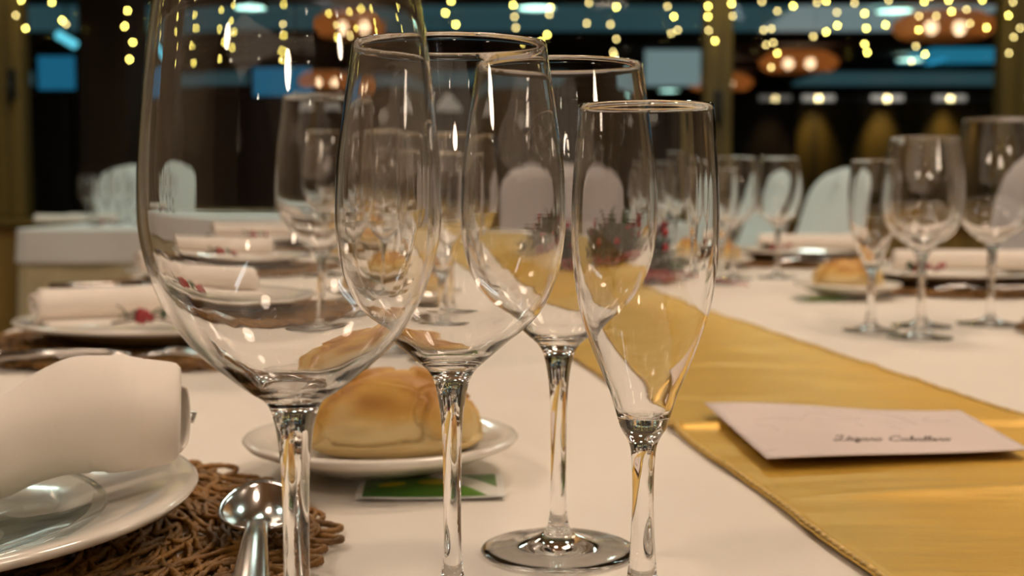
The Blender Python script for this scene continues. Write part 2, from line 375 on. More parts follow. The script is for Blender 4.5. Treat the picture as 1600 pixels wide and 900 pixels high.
# small white cone pendants
cone = thing('cone_pendant', 'x', 'pendant lamp')
MB().lathe([(0.02, 0.16), (0.04, 0.14), (0.16, 0.0), (0.155, 0.0), (0.03, 0.13)], 28).build('lamp_shade', emit('white_shade', (0.75, 0.62, 0.52), 0.30), cone)
MB().tube([(0, 0, 0.15), (0, 0, CEIL - 1.62)], 0.006, 6).build('cord', BLACK, cone)
for k, (px, py, lb) in enumerate([(465, 178, 'small white cone pendant seen through the largest glass'), (700, 172, 'small white cone pendant seen between second and third glasses'), (545, 172, 'small white cone pendant seen behind left rim of the second glass')]):
    p = at(px, py, 12.0); place(cone, (p.x, 12.0, 1.62), 0, lb, 'white cone pendants')
# round ceiling lights of the hall
def ceiling_light(r, m):
    t = thing('ceiling_light', 'x', 'ceiling light')
    MB().lathe([(r, 0), (r + 0.03, 0), (r + 0.03, -0.03), (r, -0.03)], 32, close=True).build('frame', PALE, t, sharp=True)
    me = MB().lathe([(0, -0.012), (r, -0.012), (r, -0.008), (0, -0.008)], 24).build('diffuser', m, t, smooth=False)
    return t
HALLCOOL = emit('cool_white_diffuser', (0.50, 0.85, 0.74), 5.5)
hl = ceiling_light(0.21, HALLCOOL)
for px, py, z, lb in [(838, 10, 2.99, 'round cool ceiling light above the flute'), (1398, 15, 2.99, 'largest round cool ceiling light left of the biggest pendant'),
                   (1045, 140, 2.99, 'farthest round cool ceiling light below the glowing bulkhead board'), (1422, 92, 2.99, 'round cool ceiling light below the biggest pendant'),
                   (380, 10, 2.99, 'round cyan ceiling light seen through the largest glass')]:
    v = (py - 450) / F; slope = -(math.sin(PITCH) + v * math.cos(PITCH)) / (math.cos(PITCH) - v * math.sin(PITCH))
    D = (2.93 - TABLE_Z - EYE) / slope
    D = min(D, 26.15); p = at(px, py, D); place(hl, (p.x, D, min(2.935, p.z)) if D > 26 else (p.x, D, 2.935), 0, lb, 'round ceiling lights of the hall')
# wall washers at the top of the back wall
for k, (px, pw) in enumerate([(1278, 1.0), (1385, 1.15), (1483, 0.9), (1598, 1.1), (1210, 0.3)]):
    p = at(px, 147, 27.7); nm = ['left end of the amber panelling', 'second bay of the amber panelling', 'third bay of the amber panelling', 'bay behind the right post', 'dark bay beside the drum pendant'][k]
    t = thing('wall_washer', 'small white downlight over the ' + nm, 'spotlight', (p.x, 27.62, 2.86), 0, 'wall washers on the back wall')
    MB().lathe([(0, 0.14), (0.07, 0.14), (0.07, 0.0), (0.055, 0.0), (0.055, 0.1), (0, 0.1)], 20).build('housing', PALE, t, sharp=True)
    ld = bpy.data.lights.new('lamp', 'SPOT'); ld.energy = 150 * pw; ld.color = (1.0, 0.84, 0.42); ld.spot_size = math.radians(58); ld.spot_blend = 1.0; ld.shadow_soft_size = 0.1
    lo = bpy.data.objects.new('lamp', ld); C.objects.link(lo); lo.parent = t; lo.location = (0, 0, 0.0); lo.rotation_euler = (math.radians(28), 0, 0)
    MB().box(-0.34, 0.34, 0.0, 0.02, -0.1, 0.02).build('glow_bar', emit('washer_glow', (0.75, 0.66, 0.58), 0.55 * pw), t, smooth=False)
# cool light on the ceiling at the right, put in as a glowing sheet
p = at(1560, 98, 21.0)
t = thing('painted_ceiling_glow', 'bright blue painted-in glow on the hall ceiling behind the right post', 'light', (p.x, 21.0, p.z))
MB().grid(lambda u, v: ((u - 0.5) * 2.2, (v - 0.5) * 1.2, 0.08 * math.sin(u * PI)), 10, 4).build('diffuser', emit('blue_ceiling_glow', (0.03, 0.33, 0.55), 1.5), t)
MB().box(-1.15, 1.15, -0.65, 0.65, 0.1, CEIL - p.z).build('housing', CEILWOOD, t, smooth=False)
ORD = 'first second third fourth fifth sixth seventh eighth ninth tenth eleventh twelfth thirteenth fourteenth fifteenth sixteenth seventeenth eighteenth nineteenth twentieth'.split()

# ------------------------------------------------------------------ fairy light strings along the glazing
FAIRY = emit('yellow_fairy_bulb', (1.0, 0.80, 0.16), 40)
FAIRYD = emit('dim_yellow_fairy_bulb', (1.0, 0.78, 0.28), 15)
strings = [
 [(33, 0), (25, 24, 1), (39, 44)], [(82, 4), (98, 32), (104, 38, 1)], [(200, 17), (195, 41), (207, 66), (203, 93)],
 [(262, 20), (266, 42), (258, 70), (262, 96)], [(322, 14), (320, 45), (330, 66), (322, 92)], [(348, 8), (345, 34), (352, 52), (349, 76)],
 [(441, 8), (440, 40, 1), (441, 58), (440, 82), (442, 96)], [(525, 22), (538, 40, 1), (538, 60)], [(565, 18), (588, 13), (578, 45), (566, 58, 1)],
 [(612, 12), (620, 34), (622, 48)], [(705, 2), (696, 20), (712, 38)], [(802, 8), (804, 26, 1), (806, 43, 1)],
 [(860, 12), (858, 23, 1), (855, 54), (845, 65)], [(920, 5, 1), (917, 36, 1)], [(963, 11), (954, 38, 1), (963, 61, 1), (958, 82, 1), (960, 88, 1)],
 [(1043, 10, 1), (1053, 26), (1059, 47, 1), (1049, 52, 1)], [(1106, 10), (1106, 26), (1107, 48, 1), (1117, 64)], [(1143, 6), (1145, 25, 1)],
 [(1190, 3, 1), (1193, 47, 1), (1197, 70, 1)], [(1240, 9), (1215, 17, 1), (1205, 45, 1), (1208, 67, 1), (1215, 83), (1205, 105, 1)],
 [(1277, 4, 1), (1271, 57, 1)], [(1291, 2), (1308, 19, 1), (1308, 40), (1291, 50)], [(1335, 5, 1), (1351, 21), (1354, 44), (1351, 69), (1355, 82)],
 [(1388, 1, 1), (1383, 39)], [(1445, 2), (1436, 25, 1), (1435, 47), (1432, 72, 1), (1445, 85), (1424, 96, 1)], [(1463, 25, 1)],
 [(1483, 0), (1487, 18)], [(1510, 15, 1), (1515, 37, 1)], [(1534, 0), (1542, 43)], [(1583, 3, 1), (1576, 24), (1593, 44, 1), (1583, 58, 1), (1576, 83, 1)]]
FY = PY - 0.17
bulb_mesh = None
def fairy(k, pts):
    base = at(sum(p[0] for p in pts) / len(pts), 0, FY); x0 = base.x
    n = len(pts); word = ['', 'one', 'two', 'three', 'four', 'five', 'six'][n]
    place_ = (ORD[k] + ' from the left end' if k < 15 else ORD[len(strings) - 1 - k] + ' from the right end')
    t = thing('fairy_light_string', 'yellow fairy light string of %s bulbs, %s' % (word, place_), 'fairy lights', (x0, FY, 2.48), 0, 'fairy light strings across the windows')
    P = [(at(p[0], p[1], FY), len(p) > 2) for p in pts]
    P.sort(key=lambda q: -q[0].z); top = P[0][0]; z = top.z + 0.1; up = []
    while z < 2.4: up.append((Vector((x0 + rnd.uniform(-0.03, 0.03), FY, z)), rnd.random() < 0.4)); z += 0.11
    P = up[::-1] + P; wire = [(0, 0, 0)]
    for q, dim in P:
        l = (q.x - x0, rnd.uniform(-0.01, 0.01), q.z - 2.48); wire.append((l[0] + 0.004, l[1], l[2] + 0.006))
        me = MB().ball((0, 0, 0), 0.005, 6, 1.2).build('bulb', FAIRYD if dim else FAIRY, t, loc=l)
    MB().tube(wire, 0.0012, 5).build('wire', WIREM, t)
for k, s_ in enumerate(strings): fairy(k, s_)
def room_fairy(x, y, label):
    t = thing('fairy_light_string', label, 'fairy lights', (x, y, CEIL), 0, 'fairy light strings hanging behind the camera')
    wire = [(0, 0, 0)]
    for k in range(9):
        l = (rnd.uniform(-0.03, 0.03), rnd.uniform(-0.03, 0.03), -0.35 - 0.15 * k); wire.append((l[0] + 0.008, l[1], l[2] + 0.008))
        MB().ball((0, 0, 0), 0.008, 6, 1.2).build('bulb', FAIRYW, t, loc=l)
    MB().tube(wire, 0.0014, 5).build('wire', WIREM, t)
FAIRYW = emit('white_fairy_bulb', (1.0, 0.88, 0.66), 60)
for x, y, lb in [(-1.1, -1.0, 'outer left'), (-0.6, -1.6, 'inner left'), (0.0, -1.2, 'middle'), (0.8, -1.5, 'inner right'), (1.3, -0.8, 'outer right')]:
    room_fairy(x, y, lb + ' string of warm white fairy lights behind the camera')
MB_rail = MB().box(-3.95, 4.95, FY - 0.01, FY + 0.01, 2.47, 2.5).build('trim_7', WOOD, smooth=False); struct(MB_rail)

# ------------------------------------------------------------------ lamps of the dining room
WARM = emit('warm_white_diffuser', (1.0, 0.79, 0.60), NEAR_LIGHT)
COOLW = emit('cool_room_diffuser', (0.78, 1.0, 0.90), COOL_LIGHT)
wl = ceiling_light(0.20, WARM); wl['label'] = 'x'
for (x, y), lb in zip([(-1.5, -1.5), (1.1, -0.7), (-1.7, 0.6), (1.1, 0.9), (0.4, 2.0), (1.9, 2.8), (-1.3, 3.6)], ['behind the camera at left', 'behind the camera at right', 'left of the near plate', 'above the gold runner and card', 'above the middle of the long table', 'above the covered chair at right', 'above the table end at left']):
    place(wl, (x, y, CEIL), 0, 'round warm ceiling light ' + lb, 'warm ceiling lights of the dining room')
cl = ceiling_light(0.22, COOLW)
for (x, y), lb in zip([(-2.6, 5.0), (-0.9, 5.4), (1.0, 5.1), (2.8, 5.4)], ['near the left window post', 'between far left and far middle tables', 'near the middle window post', 'near the right window post']):
    place(cl, (x, y, CEIL), 0, 'round cool white ceiling light ' + lb, 'cool ceiling lights by the windows')

GLOBE = emit('added_opal_globe', (1.0, 0.80, 0.60), 42.0)  # unseen globes added behind the camera to brighten the sides facing it
for k, (x, y, r, lb) in enumerate([(-1.5, -1.3, 0.09, 'left unseen opal globe added behind the camera'), (0.3, -2.2, 0.11, 'middle unseen opal globe added behind the camera'), (1.7, -1.1, 0.09, 'right unseen opal globe added behind the camera')]):
    t = thing('added_globe', lb, 'pendant lamp', (x, y, 1.75), 0, 'opal globes added to light camera-facing sides')
    MB().ball((0, 0, 0), r, 20).build('globe', GLOBE, t)
    MB().tube([(0, 0, r - 0.01), (0, 0, CEIL - 1.75)], 0.008, 6).build('cord', BLACK, t)
STRIP = emit('cool_strip_diffuser', (0.80, 0.92, 1.0), 16)
for x, y, lb in [(-1.9, -0.8, 'long cool strip light on the left of the dining room ceiling'), (2.6, -1.0, 'long cool strip light on the right of the dining room ceiling')]:
    t = thing('strip_light', lb, 'light', (x, y, CEIL), 0.25)
    MB().box(-0.05, 0.05, -0.8, 0.8, -0.05, 0).build('housing', PALE, t, smooth=False)
    MB().box(-0.035, 0.035, -0.76, 0.76, -0.062, -0.05).build('diffuser', STRIP, t, smooth=False)

# ------------------------------------------------------------------ the long table
EDGE = math.radians(7.7); ca, sa = math.cos(EDGE), math.sin(EDGE)      # the table runs slightly to the left
def T(x, y):                                                            # table coords: y along the table, x across
    return (0.15 + x * ca - (y - 1.38) * sa * 1.0, 1.38 + x * sa + (y - 1.38) * ca)
HW = 0.70; TY0, TY1 = -0.55, 3.35
tb = thing('banquet_table', 'long banquet table under the white cloth in front', 'table', (*T(0, 1.38), 0), EDGE)
MB().box(-HW, HW, TY0 - 1.38, TY1 - 1.38, TABLE_Z - 0.03, TABLE_Z - 0.003).build('tabletop', AMBERWOOD, tb, smooth=False)
for sx in (-1, 1):
    for yy in (TY0 - 1.38 + 0.15, TY1 - 1.38 - 0.15): MB().box(sx * 0.6 - 0.03, sx * 0.6 + 0.03, yy - 0.03, yy + 0.03, 0, TABLE_Z - 0.03).build('leg', BLACK, tb, smooth=False)
def draped(hw, y0, y1, drop, fold=0.02, nf=0.22, top=0.0, nx=30, lift=0.0):
    """a cloth: flat top, rounded edge, hanging folds; local z=0 is the table top"""
    g = MB(); hy = (y1 - y0) / 2; cyy = (y0 + y1) / 2
    rows = [('t', k / 12) for k in range(13)] + [('e', 0.35), ('e', 0.75), ('e', 1.0)] + [('d', k / 6) for k in range(1, 7)]
    per = []
    nxs = 24; nys = 60
    for k in range(nxs): per.append((-hw + 2 * hw * k / nxs, -hy, 0, -1))
    for k in range(nys): per.append((hw, -hy + 2 * hy * k / nys, 1, 0))
    for k in range(nxs): per.append((hw - 2 * hw * k / nxs, hy, 0, 1))
    for k in range(nys): per.append((-hw, hy - 2 * hy * k / nys, -1, 0))
    n = len(per); vs = []; arc = 0
    for (kd, q) in rows:
        for k, (x, y, nxx, nyy) in enumerate(per):
            ph = (x if nxx == 0 else y) * 2 * PI / nf
            if kd == 't': vs.append((x * q, cyy + y * q, top + (1 - q) * 0))
            elif kd == 'e':
                a = q * PI / 2; r = 0.008
                vs.append((x + nxx * r * math.sin(a), cyy + y + nyy * r * math.sin(a), top - r * (1 - math.cos(a))))
            else:
                off = 0.008 + fold * q * (0.6 + 0.5 * math.sin(ph + math.sin(ph * 0.37) * 1.5)) + 0.01 * q
                vs.append((x + nxx * off, cyy + y + nyy * off, top - 0.008 - (drop - 0.008) * q))
    fs = []
    for i in range(1, len(rows) - 1) if False else range(len(rows) - 1):
        for k in range(n):
            k2 = (k + 1) % n
            fs.append((i * n + k, i * n + k2, (i + 1) * n + k2, (i + 1) * n + k))
    g.add(vs, fs)
    return g
# top row collapsed at the centre is merged after building
def clean(o):
    bm = bmesh.new(); bm.from_mesh(o.data); bmesh.ops.remove_doubles(bm, verts=bm.verts, dist=1e-5); bmesh.ops.recalc_face_normals(bm, faces=bm.faces); bm.to_mesh(o.data); bm.free(); return o
o = clean(draped(HW, TY0 - 1.38, TY1 - 1.38, 0.24).build('tablecloth', CLOTH)); o.location = (*T(0, 1.38), TABLE_Z); o.rotation_euler = (0, 0, EDGE)
tag(o, 'large cream white cloth spread over the long front table', 'tablecloth')

# gold runner: left edge and right edge read off the photo
RL = lambda y: 0.145 - 0.135 * (y - 0.527)
RW = 0.256
def run_h(x, y):
    u = (x - RL(y)) / RW
    h = 0.0022 + 0.0012 * noise.noise(Vector((x * 6, y * 20, 3))) + 0.0006 * noise.noise(Vector((x * 14, y * 60, 9)))
    h += 0.0045 * math.exp(-((y - 0.835 - 0.012 * (u - 0.5)) / 0.006) ** 2) + 0.0022 * math.exp(-((y - 0.655 - 0.04 * (u - 0.5)) / 0.008) ** 2) * max(0, min(1, u * 3))
    h += 0.0015 * math.exp(-((y - 1.15 + 0.03 * u) / 0.012) ** 2)
    return max(0.0012, h)
ys = [0.1 + 0.004 * k for k in range(300)]; ys += [ys[-1] + 0.02 * k for k in range(1, 96)]
vs = []; fs = []; NXR = 30
for y in ys:
    for i in range(NXR + 1):
        x = RL(y) + RW * i / NXR + 0.0012 * math.sin(y * 31) * (1 if i in (0, NXR) else 0.5)
        vs.append((x, y, run_h(x, y)))
for j in range(len(ys) - 1):
    for i in range(NXR): a = j * (NXR + 1) + i; fs.append((a, a + 1, a + NXR + 2, a + NXR + 1))
rn = thing('table_runner', 'shiny gold satin runner lying along the middle of the white table', 'table runner', (0, 0, TABLE_Z))
o = MB().add(vs, fs).build('runner_cloth', GOLD, rn); md = o.modifiers.new('thick', 'SOLIDIFY'); md.thickness = 0.0008; md.offset = -1
for s in (0, 1):
    pts = [];  y = 0.1
    while y < 3.2: pts.append((RL(y) + RW * s + (0.002 if s == 0 else -0.002) + 0.0012 * math.sin(y * 31), y, run_h(RL(y) + 0.002 + (RW - .004) * s, y) + 0.0009)); y += 0.0017
    g = MB().tube(pts, 0.0019, 6, aspect=0.55, twist=0.75).build('stitched_hem', GOLDTHREAD, rn)

# card on the runner
FL, BL, BR, FR = [on(*q, 0.010).xy for q in ((1198, 716), (1100, 631), (1500, 638), (1608, 700))]
def card_pt(u, v):
    q = (FL * (1 - u) + FR * u) * (1 - v) + (BL * (1 - u) + BR * u) * v
    h = 0.0092 + 0.0014 * math.sin(u * 5.2 + 0.6) * (0.4 + v)
    return Vector((q.x, q.y, max(0.0075, h)))
cd = thing('menu_card', 'pale pink menu card with dark script lettering lying on the gold runner', 'card', (0, 0, TABLE_Z))
o = MB().grid(lambda u, v: card_pt(u, v), 30, 24).build('card_sheet', PAPER, cd); md = o.modifiers.new('thick', 'SOLIDIFY'); md.thickness = 0.0005; md.offset = -1
# handwriting: 'Lázaro Caballero' as slanted script strokes, unit = x-height
GL = {
 'L': [[(0.2, 1.5), (0.5, 2.0), (1.0, 2.1), (1.05, 1.7), (0.7, 0.9), (0.4, 0.2), (0.05, 0.0), (-0.2, 0.15), (0.0, 0.35), (0.6, 0.1), (1.2, 0.0), (1.5, 0.3)]],
 'C': [[(1.5, 1.6), (1.55, 2.0), (1.1, 2.15), (0.5, 1.7), (0.15, 0.9), (0.35, 0.15), (0.9, 0.0), (1.5, 0.4)], [(0.3, 1.2), (0.15, 0.8), (0.3, 0.3)]],
 'a': [[(0.75, 0.8), (0.4, 1.0), (0.1, 0.6), (0.15, 0.1), (0.45, 0.05), (0.75, 0.5), (0.8, 1.0), (0.7, 0.3), (0.85, 0.0), (1.05, 0.2)]],
 'z': [[(0.1, 0.85), (0.4, 1.0), (0.75, 0.9), (0.4, 0.4), (0.1, 0.0), (0.5, 0.05), (0.6, -0.3), (0.3, -0.7), (0.05, -0.5), (0.5, -0.1), (0.95, 0.2)]],
 'r': [[(0.1, 0.2), (0.3, 0.8), (0.35, 1.05), (0.6, 0.9), (0.5, 0.3), (0.6, 0.0), (0.85, 0.2)]],
 'o': [[(0.5, 1.0), (0.15, 0.7), (0.15, 0.15), (0.5, 0.0), (0.8, 0.4), (0.7, 0.9), (0.5, 1.0), (0.7, 0.8), (1.0, 0.85)]],
 'b': [[(0.1, 0.2), (0.5, 1.3), (0.65, 2.0), (0.45, 2.1), (0.3, 1.4), (0.2, 0.3), (0.4, 0.0), (0.75, 0.3), (0.7, 0.8), (0.95, 0.8)]],
 'l': [[(0.05, 0.2), (0.5, 1.4), (0.6, 2.0), (0.42, 2.1), (0.25, 1.3), (0.2, 0.3), (0.35, 0.0), (0.6, 0.2)]],
 'e': [[(0.05, 0.3), (0.5, 0.6), (0.6, 0.9), (0.35, 1.0), (0.12, 0.5), (0.25, 0.05), (0.5, 0.0), (0.8, 0.25)]],
 "'": [[(0.35, 1.3), (0.6, 1.7)]]}
ADV = {'L': 1.35, 'C': 1.55, 'a': 0.95, 'z': 0.85, 'r': 0.72, 'o': 0.85, 'b': 0.8, 'l': 0.52, 'e': 0.68}
def smooth(pts, n=4):
    out = []
    for i in range(len(pts) - 1):
        p0, p1, p2, p3 = pts[max(i - 1, 0)], pts[i], pts[i + 1], pts[min(i + 2, len(pts) - 1)]
        for k in range(n):
            t = k / n
            out.append(tuple(0.5 * ((2 * p1[c]) + (-p0[c] + p2[c]) * t + (2 * p0[c] - 5 * p1[c] + 4 * p2[c] - p3[c]) * t * t + (-p0[c] + 3 * p1[c] - 3 * p2[c] + p3[c]) * t ** 3) for c in range(len(p1))))
    return out + [pts[-1]]
g = MB(); xc = 0; strokes = []
for ch in "L*azaro C" + "aballero":
    if ch == '*': continue
    if ch == ' ': xc += 0.9; continue
    for st in GL[ch]: strokes.append([(xc + x + 0.3 * y, y) for x, y in st])
    if ch == 'a' and len(strokes) == 2:
        strokes.append([(xc + x + 0.3 * y, y) for x, y in GL["'"][0]])
    xc += ADV[ch]
U0, U1, V0 = 0.325, 0.765, 0.235                      # from and to across the card; baseline
for st in strokes:
    pp = []
    for x, y in smooth(st):
        u = U0 + (U1 - U0) * x / xc; v = V0 + y * 0.044 + 0.02 * x / xc * 0
        p = card_pt(u, v); pp.append((p.x, p.y, p.z + 0.0003))
    g.tube(pp, 0.00062, 6)
g.build('lettering', INK, cd)
g = MB()
for st in [[(0.12, 0.62), (0.2, 0.66), (0.3, 0.65), (0.36, 0.78), (0.42, 0.80), (0.46, 0.72), (0.55, 0.74), (0.5, 0.66), (0.36, 0.66)], [(0.06, 0.90), (0.1, 0.93)], [(0.1, 0.52), (0.15, 0.5), (0.16, 0.42)],
           [(0.6, 0.92), (0.68, 0.86), (0.72, 0.80), (0.74, 0.62)], [(0.84, 0.82), (0.8, 0.75), (0.83, 0.7), (0.9, 0.72)], [(0.42, 0.95), (0.45, 0.9)], [(0.02, 0.1), (0.08, 0.13)], [(0.62, 0.55), (0.66, 0.5)], [(0.5, 0.60), (0.52, 0.55)]]:
    g.tube([tuple(card_pt(*q) + Vector((0, 0, 0.0003))) for q in smooth(st)], 0.0004, 6)
g.build('sketch_lines', FAINT, cd)

# ------------------------------------------------------------------ glasses
def spline(pts, n=8): return smooth(pts, n)
def glassware(name, outer_bowl, inner_bowl, stem, foot_r, cat, n=96):
    """stem: (r,z) list from foot top to bowl; bowls from the bottom up; one closed solid"""
    foot = [(0, 0.0024), (foot_r * 0.3, 0.0022), (foot_r * 0.6, 0.0014), (foot_r * 0.82, 0.0005), (foot_r * 0.92, 0.0), (foot_r * 0.99, 0.0006), (foot_r, 0.0013)]
    prof = foot
    stem = [(foot_r * 0.975, 0.0021), (foot_r * 0.86, 0.0026), (foot_r * 0.70, 0.0033), (foot_r * 0.52, 0.0042)] + stem
    out = spline(stem + outer_bowl, 7)
    rimr, rimz = outer_bowl[-1]; ir, iz = inner_bowl[-1]
    rim = [((rimr * 0.85 + ir * 0.15) , rimz + 0.0005), ((rimr + ir) / 2, rimz + 0.0007), (rimr * 0.15 + ir * 0.85, rimz + 0.0005)]
    inn = spline(inner_bowl, 5)[::-1]; inn = [(max(0, r), z) for r, z in inn]; inn[-1] = (0, inn[-1][1])
    g = MB().lathe(prof + out + rim + inn, n)
    t = thing(name, 'x', cat)
    g.build('glass_body', GLASS, t); return t
def inner(outer, z0, tb, tt):
    """inner wall from the outer one: starts on the axis at z0, thickness tb at the bottom to tt at the rim"""
    zt = outer[-1][1]; pts = [(0, z0), (0.004, z0 + 0.0002)]
    for r, z in outer:
        q = (z - outer[0][1]) / (zt - outer[0][1]); th = tt + (tb - tt) * math.exp(-q * 7)
        if r - th > 0.005 and z + th * 0.6 > z0 + 0.0005: pts.append((r - th, z + th * 0.55 * math.exp(-q * 9)))
    pts[-1] = (outer[-1][0] - tt, zt); return pts
# large goblet
ob = [(0.0090, 0.0945), (0.0135, 0.0975), (0.0205, 0.1030), (0.0295, 0.1110), (0.0370, 0.1215), (0.0422, 0.1336), (0.0448, 0.1452), (0.0453, 0.156), (0.0446, 0.172), (0.0422, 0.197), (0.0393, 0.2165), (0.0362, 0.238)]
st = [(0.0110, 0.0068), (0.0062, 0.0100), (0.0044, 0.0150), (0.0042, 0.0240), (0.0040, 0.050), (0.0043, 0.070), (0.0054, 0.083), (0.0068, 0.0900)]
big = glassware('wine_goblet', ob, inner(ob, 0.0975, 0.0032, 0.0010), st, 0.038, 'wine glass')
ob = [(0.0088, 0.0915), (0.0125, 0.0950), (0.0200, 0.1015), (0.0285, 0.1085), (0.0350, 0.1165), (0.0400, 0.1290), (0.0422, 0.1430), (0.0424, 0.152), (0.0413, 0.170), (0.0382, 0.192), (0.0352, 0.2118)]
st = [(0.0110, 0.0065), (0.0060, 0.0098), (0.0042, 0.0150), (0.0034, 0.0240), (0.0034, 0.050), (0.0038, 0.068), (0.0050, 0.080), (0.0067, 0.0875)]
mid = glassware('wine_glass', ob, inner(ob, 0.0948, 0.0030, 0.0009), st, 0.034, 'wine glass')
ob = [(0.0085, 0.0700), (0.0100, 0.0745), (0.0125, 0.0830), (0.0160, 0.0915), (0.0190, 0.0990), (0.0228, 0.1095), (0.0250, 0.1190), (0.0268, 0.1330), (0.0273, 0.148), (0.0268, 0.162), (0.0258, 0.176), (0.0249, 0.1895)]
st = [(0.0110, 0.0062), (0.0066, 0.0110), (0.0052, 0.0180), (0.0043, 0.0320), (0.0040, 0.0450), (0.0043, 0.0560), (0.0053, 0.0640)]
flute = glassware('champagne_flute', ob, inner(ob, 0.0745, 0.0026, 0.0010), st, 0.031, 'champagne flute')
# ------------------------------------------------------------------ crockery and cutlery
def plate_prof(R, h, foot, well, th=0.004):
    top = [(0, 0.006), (well * 0.8, 0.006), (well, 0.0075), (well + (R - well) * 0.12, 0.011), (R * 0.88, h - 0.003), (R - 0.004, h), (R - 0.001, h - 0.0008), (R, h - 0.002)]
    bot = [(R - 0.002, h - 0.0045), (R * 0.86, h - 0.008), (well + 0.008, 0.0045), (foot + 0.002, 0.002), (foot, 0.0), (foot - 0.004, 0.0), (foot - 0.005, 0.002), (0, 0.0025)]
    return top + bot
def make_plate(name, R, h, foot, well, label='x', m=CHINA, cat='plate'):
    t = thing(name, label, cat); MB().lathe(plate_prof(R, h, foot, well), 96).build('plate_body', m, t); return t
charger = make_plate('dinner_plate', 0.150, 0.022, 0.085, 0.098)
breadpl = make_plate('bread_plate', 0.0765, 0.018, 0.040, 0.045)
gl = thing('glass_dish', 'shallow clear glass dish sitting in the near white plate under the napkin', 'dish')
R_ = 0.107
MB().lathe([(0, 0.0), (0.055, 0.0), (0.070, 0.002), (0.090, 0.0085), (R_ - 0.002, 0.0130), (R_, 0.0145), (R_ - 0.0015, 0.016), (R_ - 0.006, 0.0150), (0.088, 0.0100), (0.068, 0.0042), (0.055, 0.0026), (0, 0.0026)], 96).build('dish_body', THIN, gl)

def bread_roll(seed):
    bm = bmesh.new(); bmesh.ops.create_icosphere(bm, subdivisions=6, radius=1.0)
    lay = bm.verts.layers.float.new('crust'); o3 = Vector((seed * 3.7, seed, 0))
    for v in bm.verts:
        d = v.co.normalized(); x, y, z = d
        # big folds of dough: creases running over the loaf
        q = d * 1.0 + 0.25 * Vector((noise.noise(d * 1.6 + o3), noise.noise(d * 1.6 + o3 + Vector((7, 0, 0))), 0))
        crease = 0; lip = 0
        w3 = Vector((noise.noise(d * 2.2 + o3), noise.noise(d * 2.2 + o3 + Vector((5, 1, 0))), noise.noise(d * 2.2 + o3 + Vector((2, 8, 3))))) * 0.16
        q = d + w3
        # overlapping folds of dough: each lobe rises and ends in a lip with a crease outside it
        for (cx, cy_, cz, off, amp) in [(-0.15, -0.80, 0.45, 0.86, 1.0), (0.62, -0.55, 0.42, 0.90, 0.8), (-0.85, -0.35, 0.35, 0.90, 0.8), (-0.45, 0.1, 0.9, 0.93, 0.7), (0.5, 0.25, 0.8, 0.90, 0.9), (0.9, 0.3, 0.1, 0.93, 0.6)]:
            s = q.normalized().dot(Vector((cx, cy_, cz)).normalized()) - off
            crease += amp * math.exp(-((s + 0.010) / 0.009) ** 2); lip += amp * (1 / (1 + math.exp(-max(-30, min(30, (s - 0.002) / 0.004))))) * (0.55 + 0.45 * math.exp(-(s / 0.05) ** 2))
        r = 1.0 + 0.03 * noise.noise(d * 2.3 + o3) + 0.012 * noise.noise(d * 7 + o3) + 0.004 * noise.noise(d * 20)
        up = max(0, min(1, (z + 0.25) / 0.3))
        r += up * (-0.085 * min(1.2, crease) + 0.075 * min(1.2, lip)) - 0.02
        zf = z * 0.34 if z < 0 else z
        p = Vector((x * r * (1 + 0.05 * (z < 0)), y * r, zf * r))
        sup = 0.86
        p.x = math.copysign(abs(p.x) ** sup, p.x); p.y = math.copysign(abs(p.y) ** sup, p.y)
        v.co = Vector((p.x * 0.0495, p.y * 0.038, p.z * 0.0365))
        patch = noise.noise(d * 2.6 + o3 * 2)
        v[lay] = max(0, min(1, (z - 0.18) * 0.85 + 0.22 * min(1, lip) * max(0, min(1, z * 4)) + 0.45 * patch - 0.15 * min(1, crease)))
    zmin = min(v.co.z for v in bm.verts) + 0.0006
    for v in bm.verts: v.co.z -= zmin
    for f in bm.faces: f.smooth = True
    me = bpy.data.meshes.new('bread_roll'); bm.to_mesh(me); bm.free(); me.materials.append(BREAD)
    ob = bpy.data.objects.new('bread_roll', me); C.objects.link(ob); ob['category'] = 'bread roll'; return ob
roll = bread_roll(1)

def packet():
    t = thing('butter_packet', 'x', 'packet')
    wx, wy = 0.0385, 0.026
    def f(u, v):
        x = (u - 0.5) * 2; y = (v - 0.5) * 2
        h = 0.0035 * (1 - abs(x) ** 3) * (1 - abs(y) ** 3) + 0.0012 + 0.0012 * x * x
        return (x * wx, y * wy, h)
    MB().grid(f, 24, 16).grid(lambda u, v: (f(u, v)[0], f(u, v)[1], 0.0006 + 0.0012 * ((u - 0.5) * 2) ** 2), 24, 16).build('pouch', WHITEFOIL, t)
    def lift(fn): return lambda u, v: (lambda p: (p[0], p[1], f(p[0] / wx / 2 + 0.5, p[1] / wy / 2 + 0.5)[2] + 0.0003))(fn(u, v))
    MB().grid(lift(lambda u, v: ((u - 0.5) * 2 * wx * 0.90, (v - 0.5) * 2 * wy * 0.94)), 20, 12).build('printed_face', PACKET, t)
    g = MB()
    for cx, cyy, rx, ry, a in [(-0.020, -0.008, 0.0075, 0.004, 0.3), (0.004, -0.004, 0.011, 0.006, 0.2)]:
        g.grid(lift(lambda u, v: (cx + v * rx * math.cos(u * 2 * PI) * 1.0, cyy + v * ry * math.sin(u * 2 * PI) + a * v * rx * math.cos(u * 2 * PI) * 0.5)), 16, 3)
    for i in range(len(g.v)): g.v[i] = (g.v[i][0], g.v[i][1], g.v[i][2] + 0.0003)
    g.build('printed_olives', OLIVE, t)
    return t
pk = packet()

